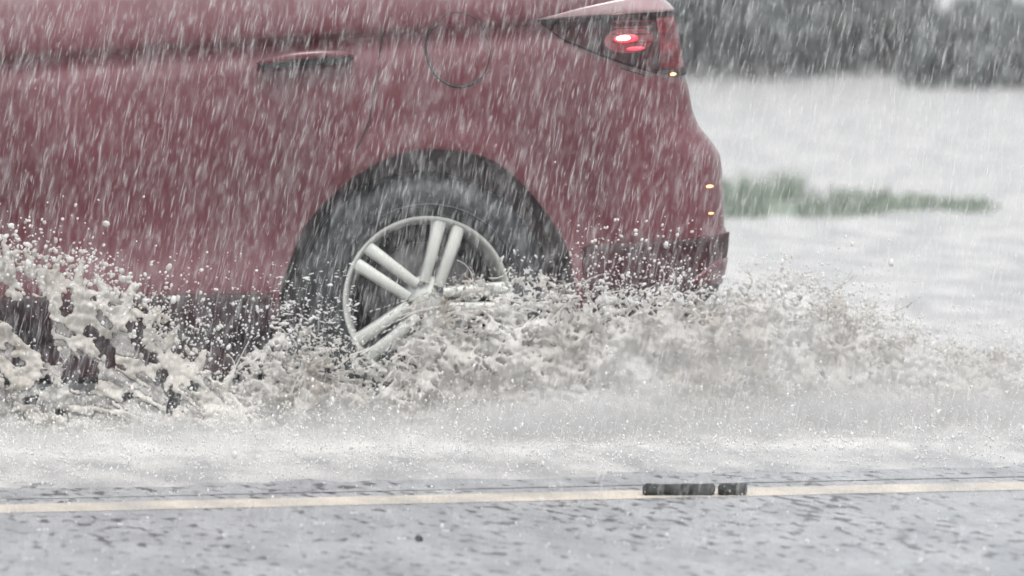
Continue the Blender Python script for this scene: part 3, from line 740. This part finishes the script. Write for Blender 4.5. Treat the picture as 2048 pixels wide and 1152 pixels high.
def bounce():
    """rain bouncing off the water: a knee-low layer of fine drops and small crowns"""
    L = []
    N = 50000; x = rng.uniform(-2.6, 2.6, N); y = rng.normal(1.9, .95, N); ok = (y > .35) & (y < 6); x, y = x[ok], y[ok]; n = len(x)
    h = rng.exponential(1, n)*np.interp(y, [.4, 1.2, 2.4, 4], [.006, .045, .07, .05])
    P = np.stack([x, y, h+.02], -1); c, s = cos(LYAW), sin(LYAW)
    Wp = np.stack([Lm.x+P[:, 0]*c-P[:, 1]*s, Lm.y+P[:, 0]*s+P[:, 1]*c, P[:, 2]], -1)
    L.append(blobs(Wp, rng.gamma(2, .0005, n)+.0006, rng.uniform(1, 2.2, n), rng.normal(0, .5, (n, 3))+np.array((.1, 0, 1))))
    # sparse ones on the near asphalt
    N = 900; x = rng.uniform(-1.8, 1.8, N); y = rng.uniform(14.6, 18, N); P = np.stack([x, y, rng.exponential(.012, N)+.003], -1)
    L.append(blobs(P, rng.gamma(2, .0005, N)+.0005, rng.uniform(1, 2.5, N), rng.normal(0, .5, (N, 3))+np.array((.1, 0, 1))))
    for q in range(60):                       # little crowns
        cx, cy = rng.uniform(-1.6, 1.6), rng.uniform(14.8, 19.2); k = 9; a = np.linspace(0, 2*pi, k, endpoint=False); r0 = rng.uniform(.004, .011)
        P = np.stack([cx+r0*np.cos(a), cy+r0*np.sin(a), np.full(k, .008)], -1); L.append(blobs(P, np.full(k, .0014), np.full(k, 2.2), np.stack([np.cos(a)*.5, np.sin(a)*.5, np.ones(k)], -1)))
    V, Fc = catm(L); o = link('bouncing_rain', np_mesh('bounce', V, Fc), M_drop); tag(o, 'fine white drops of rain bouncing off the flooded road', 'rain splash', kind='stuff')
bounce()

def rain():
    m = bpy.data.materials.new('rain_drop'); m.use_nodes = True; n = m.node_tree; n.nodes.remove(n.nodes['Principled BSDF']); L = n.links.new
    D = n.nodes.new('ShaderNodeBsdfDiffuse'); D.inputs[0].default_value = (.9, .9, .9, 1); T = n.nodes.new('ShaderNodeBsdfTranslucent'); T.inputs[0].default_value = (.9, .9, .9, 1)
    a = n.nodes.new('ShaderNodeMixShader'); a.inputs[0].default_value = .5; L(D.outputs[0], a.inputs[1]); L(T.outputs[0], a.inputs[2])
    tr = n.nodes.new('ShaderNodeBsdfTransparent'); b = n.nodes.new('ShaderNodeMixShader'); b.inputs[0].default_value = .145
    L(tr.outputs[0], b.inputs[1]); L(a.outputs[0], b.inputs[2]); L(b.outputs[0], n.nodes['Material Output'].inputs[0])
    def layer(N, y0, y1, ln, wd):
        y = (rng.uniform(y0**2, y1**2, N))**.5; hw = y*.0675+.55; x = rng.uniform(-1, 1, N)*hw
        zc = CAM_H-y*math.tan(PITCH); z = zc+rng.uniform(-1, 1, N)*(y*.038+.25); ok = z > .03; x, y, z = x[ok], y[ok], z[ok]; N = len(x)
        C = np.stack([x, y, z], -1)
        tilt = R(12)+rng.normal(0, R(4), N); tl2 = rng.normal(0, R(6), N)
        d = np.stack([np.sin(tilt), np.sin(tl2), np.cos(tilt)], -1)
        l_ = (rng.gamma(3.5, ln/3.5, N))[:, None]; w_ = (rng.gamma(3, wd/3, N))[:, None]
        e1 = np.cross(d, (0, 1, 0)); e1 /= np.linalg.norm(e1, axis=1)[:, None]; e2 = np.cross(d, e1)
        V = [C+d*l_/2, C-d*l_/2]
        for k in range(3): q = 2*pi*k/3; V.append(C+(e1*cos(q)+e2*sin(q))*w_/2)
        V = np.stack(V, 1).reshape(-1, 3)
        F0 = np.array([[0, 2, 3], [0, 3, 4], [0, 4, 2], [1, 3, 2], [1, 4, 3], [1, 2, 4]])
        return V, (F0[None]+(np.arange(N)*5)[:, None, None]).reshape(-1, 3)
    V, Fc = catm([layer(72000, 13.5, 19.7, .031, .0021), layer(1800, 15, 19.6, .05, .003), layer(2500, 8, 13.5, .045, .0022), layer(2500, 20.5, 48, .06, .003)])
    o = link('rain', np_mesh('rain', V, Fc), m); tag(o, 'heavy rain falling in slanting streaks across the whole scene', 'rain', kind='stuff')
rain()

def mist():
    """spray hanging just over the water along the wheels' track"""
    m = bpy.data.materials.new('spray_mist'); m.use_nodes = True; n = m.node_tree; n.nodes.remove(n.nodes['Principled BSDF']); L = n.links.new
    v = n.nodes.new('ShaderNodeVolumePrincipled'); v.inputs['Color'].default_value = (1, 1, .99, 1)
    tc = n.nodes.new('ShaderNodeTexCoord'); sp = n.nodes.new('ShaderNodeSeparateXYZ'); L(tc.outputs['Object'], sp.inputs[0])
    def nz(sc_, st):
        mp = n.nodes.new('ShaderNodeMapping'); mp.inputs['Scale'].default_value = st; t = n.nodes.new('ShaderNodeTexNoise'); t.inputs['Scale'].default_value = sc_; t.inputs['Detail'].default_value = 3
        L(tc.outputs['Object'], mp.inputs[0]); L(mp.outputs[0], t.inputs['Vector']); return t.outputs['Fac']
    def mth(op, a, b, c=None):
        q = n.nodes.new('ShaderNodeMath'); q.operation = op
        for k, x in enumerate((a, b, c)):
            if x is None: continue
            if isinstance(x, (int, float)): q.inputs[k].default_value = x
            else: L(x, q.inputs[k])
        return q.outputs[0]
    # height at which the spray thins out, uneven along the car
    hgt = mth('MULTIPLY_ADD', nz(3.2, (1, .6, .5)), .30, -.03)
    rl = n.nodes.new('ShaderNodeMapRange'); rl.inputs[1].default_value = -.9; rl.inputs[2].default_value = .1; rl.inputs[3].default_value = .55; rl.inputs[4].default_value = 1.0; L(sp.outputs['X'], rl.inputs[0]); hgt = mth('MULTIPLY', hgt, rl.outputs[0])
    k = mth('SUBTRACT', 1.0, mth('DIVIDE', sp.outputs['Z'], hgt)); k = mth('MAXIMUM', k, 0.0); k = mth('POWER', k, 1.4)
    w = mth('SUBTRACT', nz(9, (1, .5, .8)), .34); w = mth('MAXIMUM', w, 0.0)
    d = mth('MULTIPLY', mth('MULTIPLY', k, w), 60.0)
    h2 = mth('MULTIPLY_ADD', nz(2.1, (1, .6, .6)), .50, .04); k2 = mth('MAXIMUM', mth('SUBTRACT', 1.0, mth('DIVIDE', sp.outputs['Z'], h2)), 0.0)
    r2 = n.nodes.new('ShaderNodeMapRange'); r2.inputs[1].default_value = -.15; r2.inputs[2].default_value = .7; L(sp.outputs['X'], r2.inputs[0])
    d = mth('ADD', d, mth('MULTIPLY', mth('MULTIPLY', k2, r2.outputs[0]), 1.7))
    e = mth('SUBTRACT', 1.0, mth('POWER', mth('MULTIPLY', sp.outputs['Y'], 1/.48), 2.0)); d = mth('MULTIPLY', d, mth('MAXIMUM', e, 0.0))
    L(d, v.inputs['Density']); L(v.outputs[0], n.nodes['Material Output'].inputs['Volume'])
    o = link('spray_mist', mesh('mist', *box((0, 0, .21), (6.4, .96, .38))), m, smooth=False); o.location = O-CY*.62; o.rotation_euler.z = YAW
    tag(o, 'soft white mist of spray hanging low over the water in front of the wheel', 'mist', kind='stuff')
mist()
sc.cycles.volume_step_rate = 1.0; sc.cycles.volume_max_steps = 96
def haze():
    m = bpy.data.materials.new('haze'); m.use_nodes = True; n = m.node_tree; n.nodes.remove(n.nodes['Principled BSDF'])
    v = n.nodes.new('ShaderNodeVolumePrincipled'); v.inputs['Color'].default_value = (.93, .95, .97, 1); v.inputs['Density'].default_value = .0016
    v.inputs['Anisotropy'].default_value = .1
    n.links.new(v.outputs[0], n.nodes['Material Output'].inputs['Volume'])
    o = link('haze', mesh('haze', *box((0, 0, 0), (1, 1, 1))), m, smooth=False)
    V = [(x, y, z) for x in (-200, 200) for y in (-70, 330) for z in (-1.05, 14)]
    for i, p in enumerate(V): o.data.vertices[i].co = p
    tag(o, 'pale rain haze filling the air', 'haze', kind='stuff')
haze()
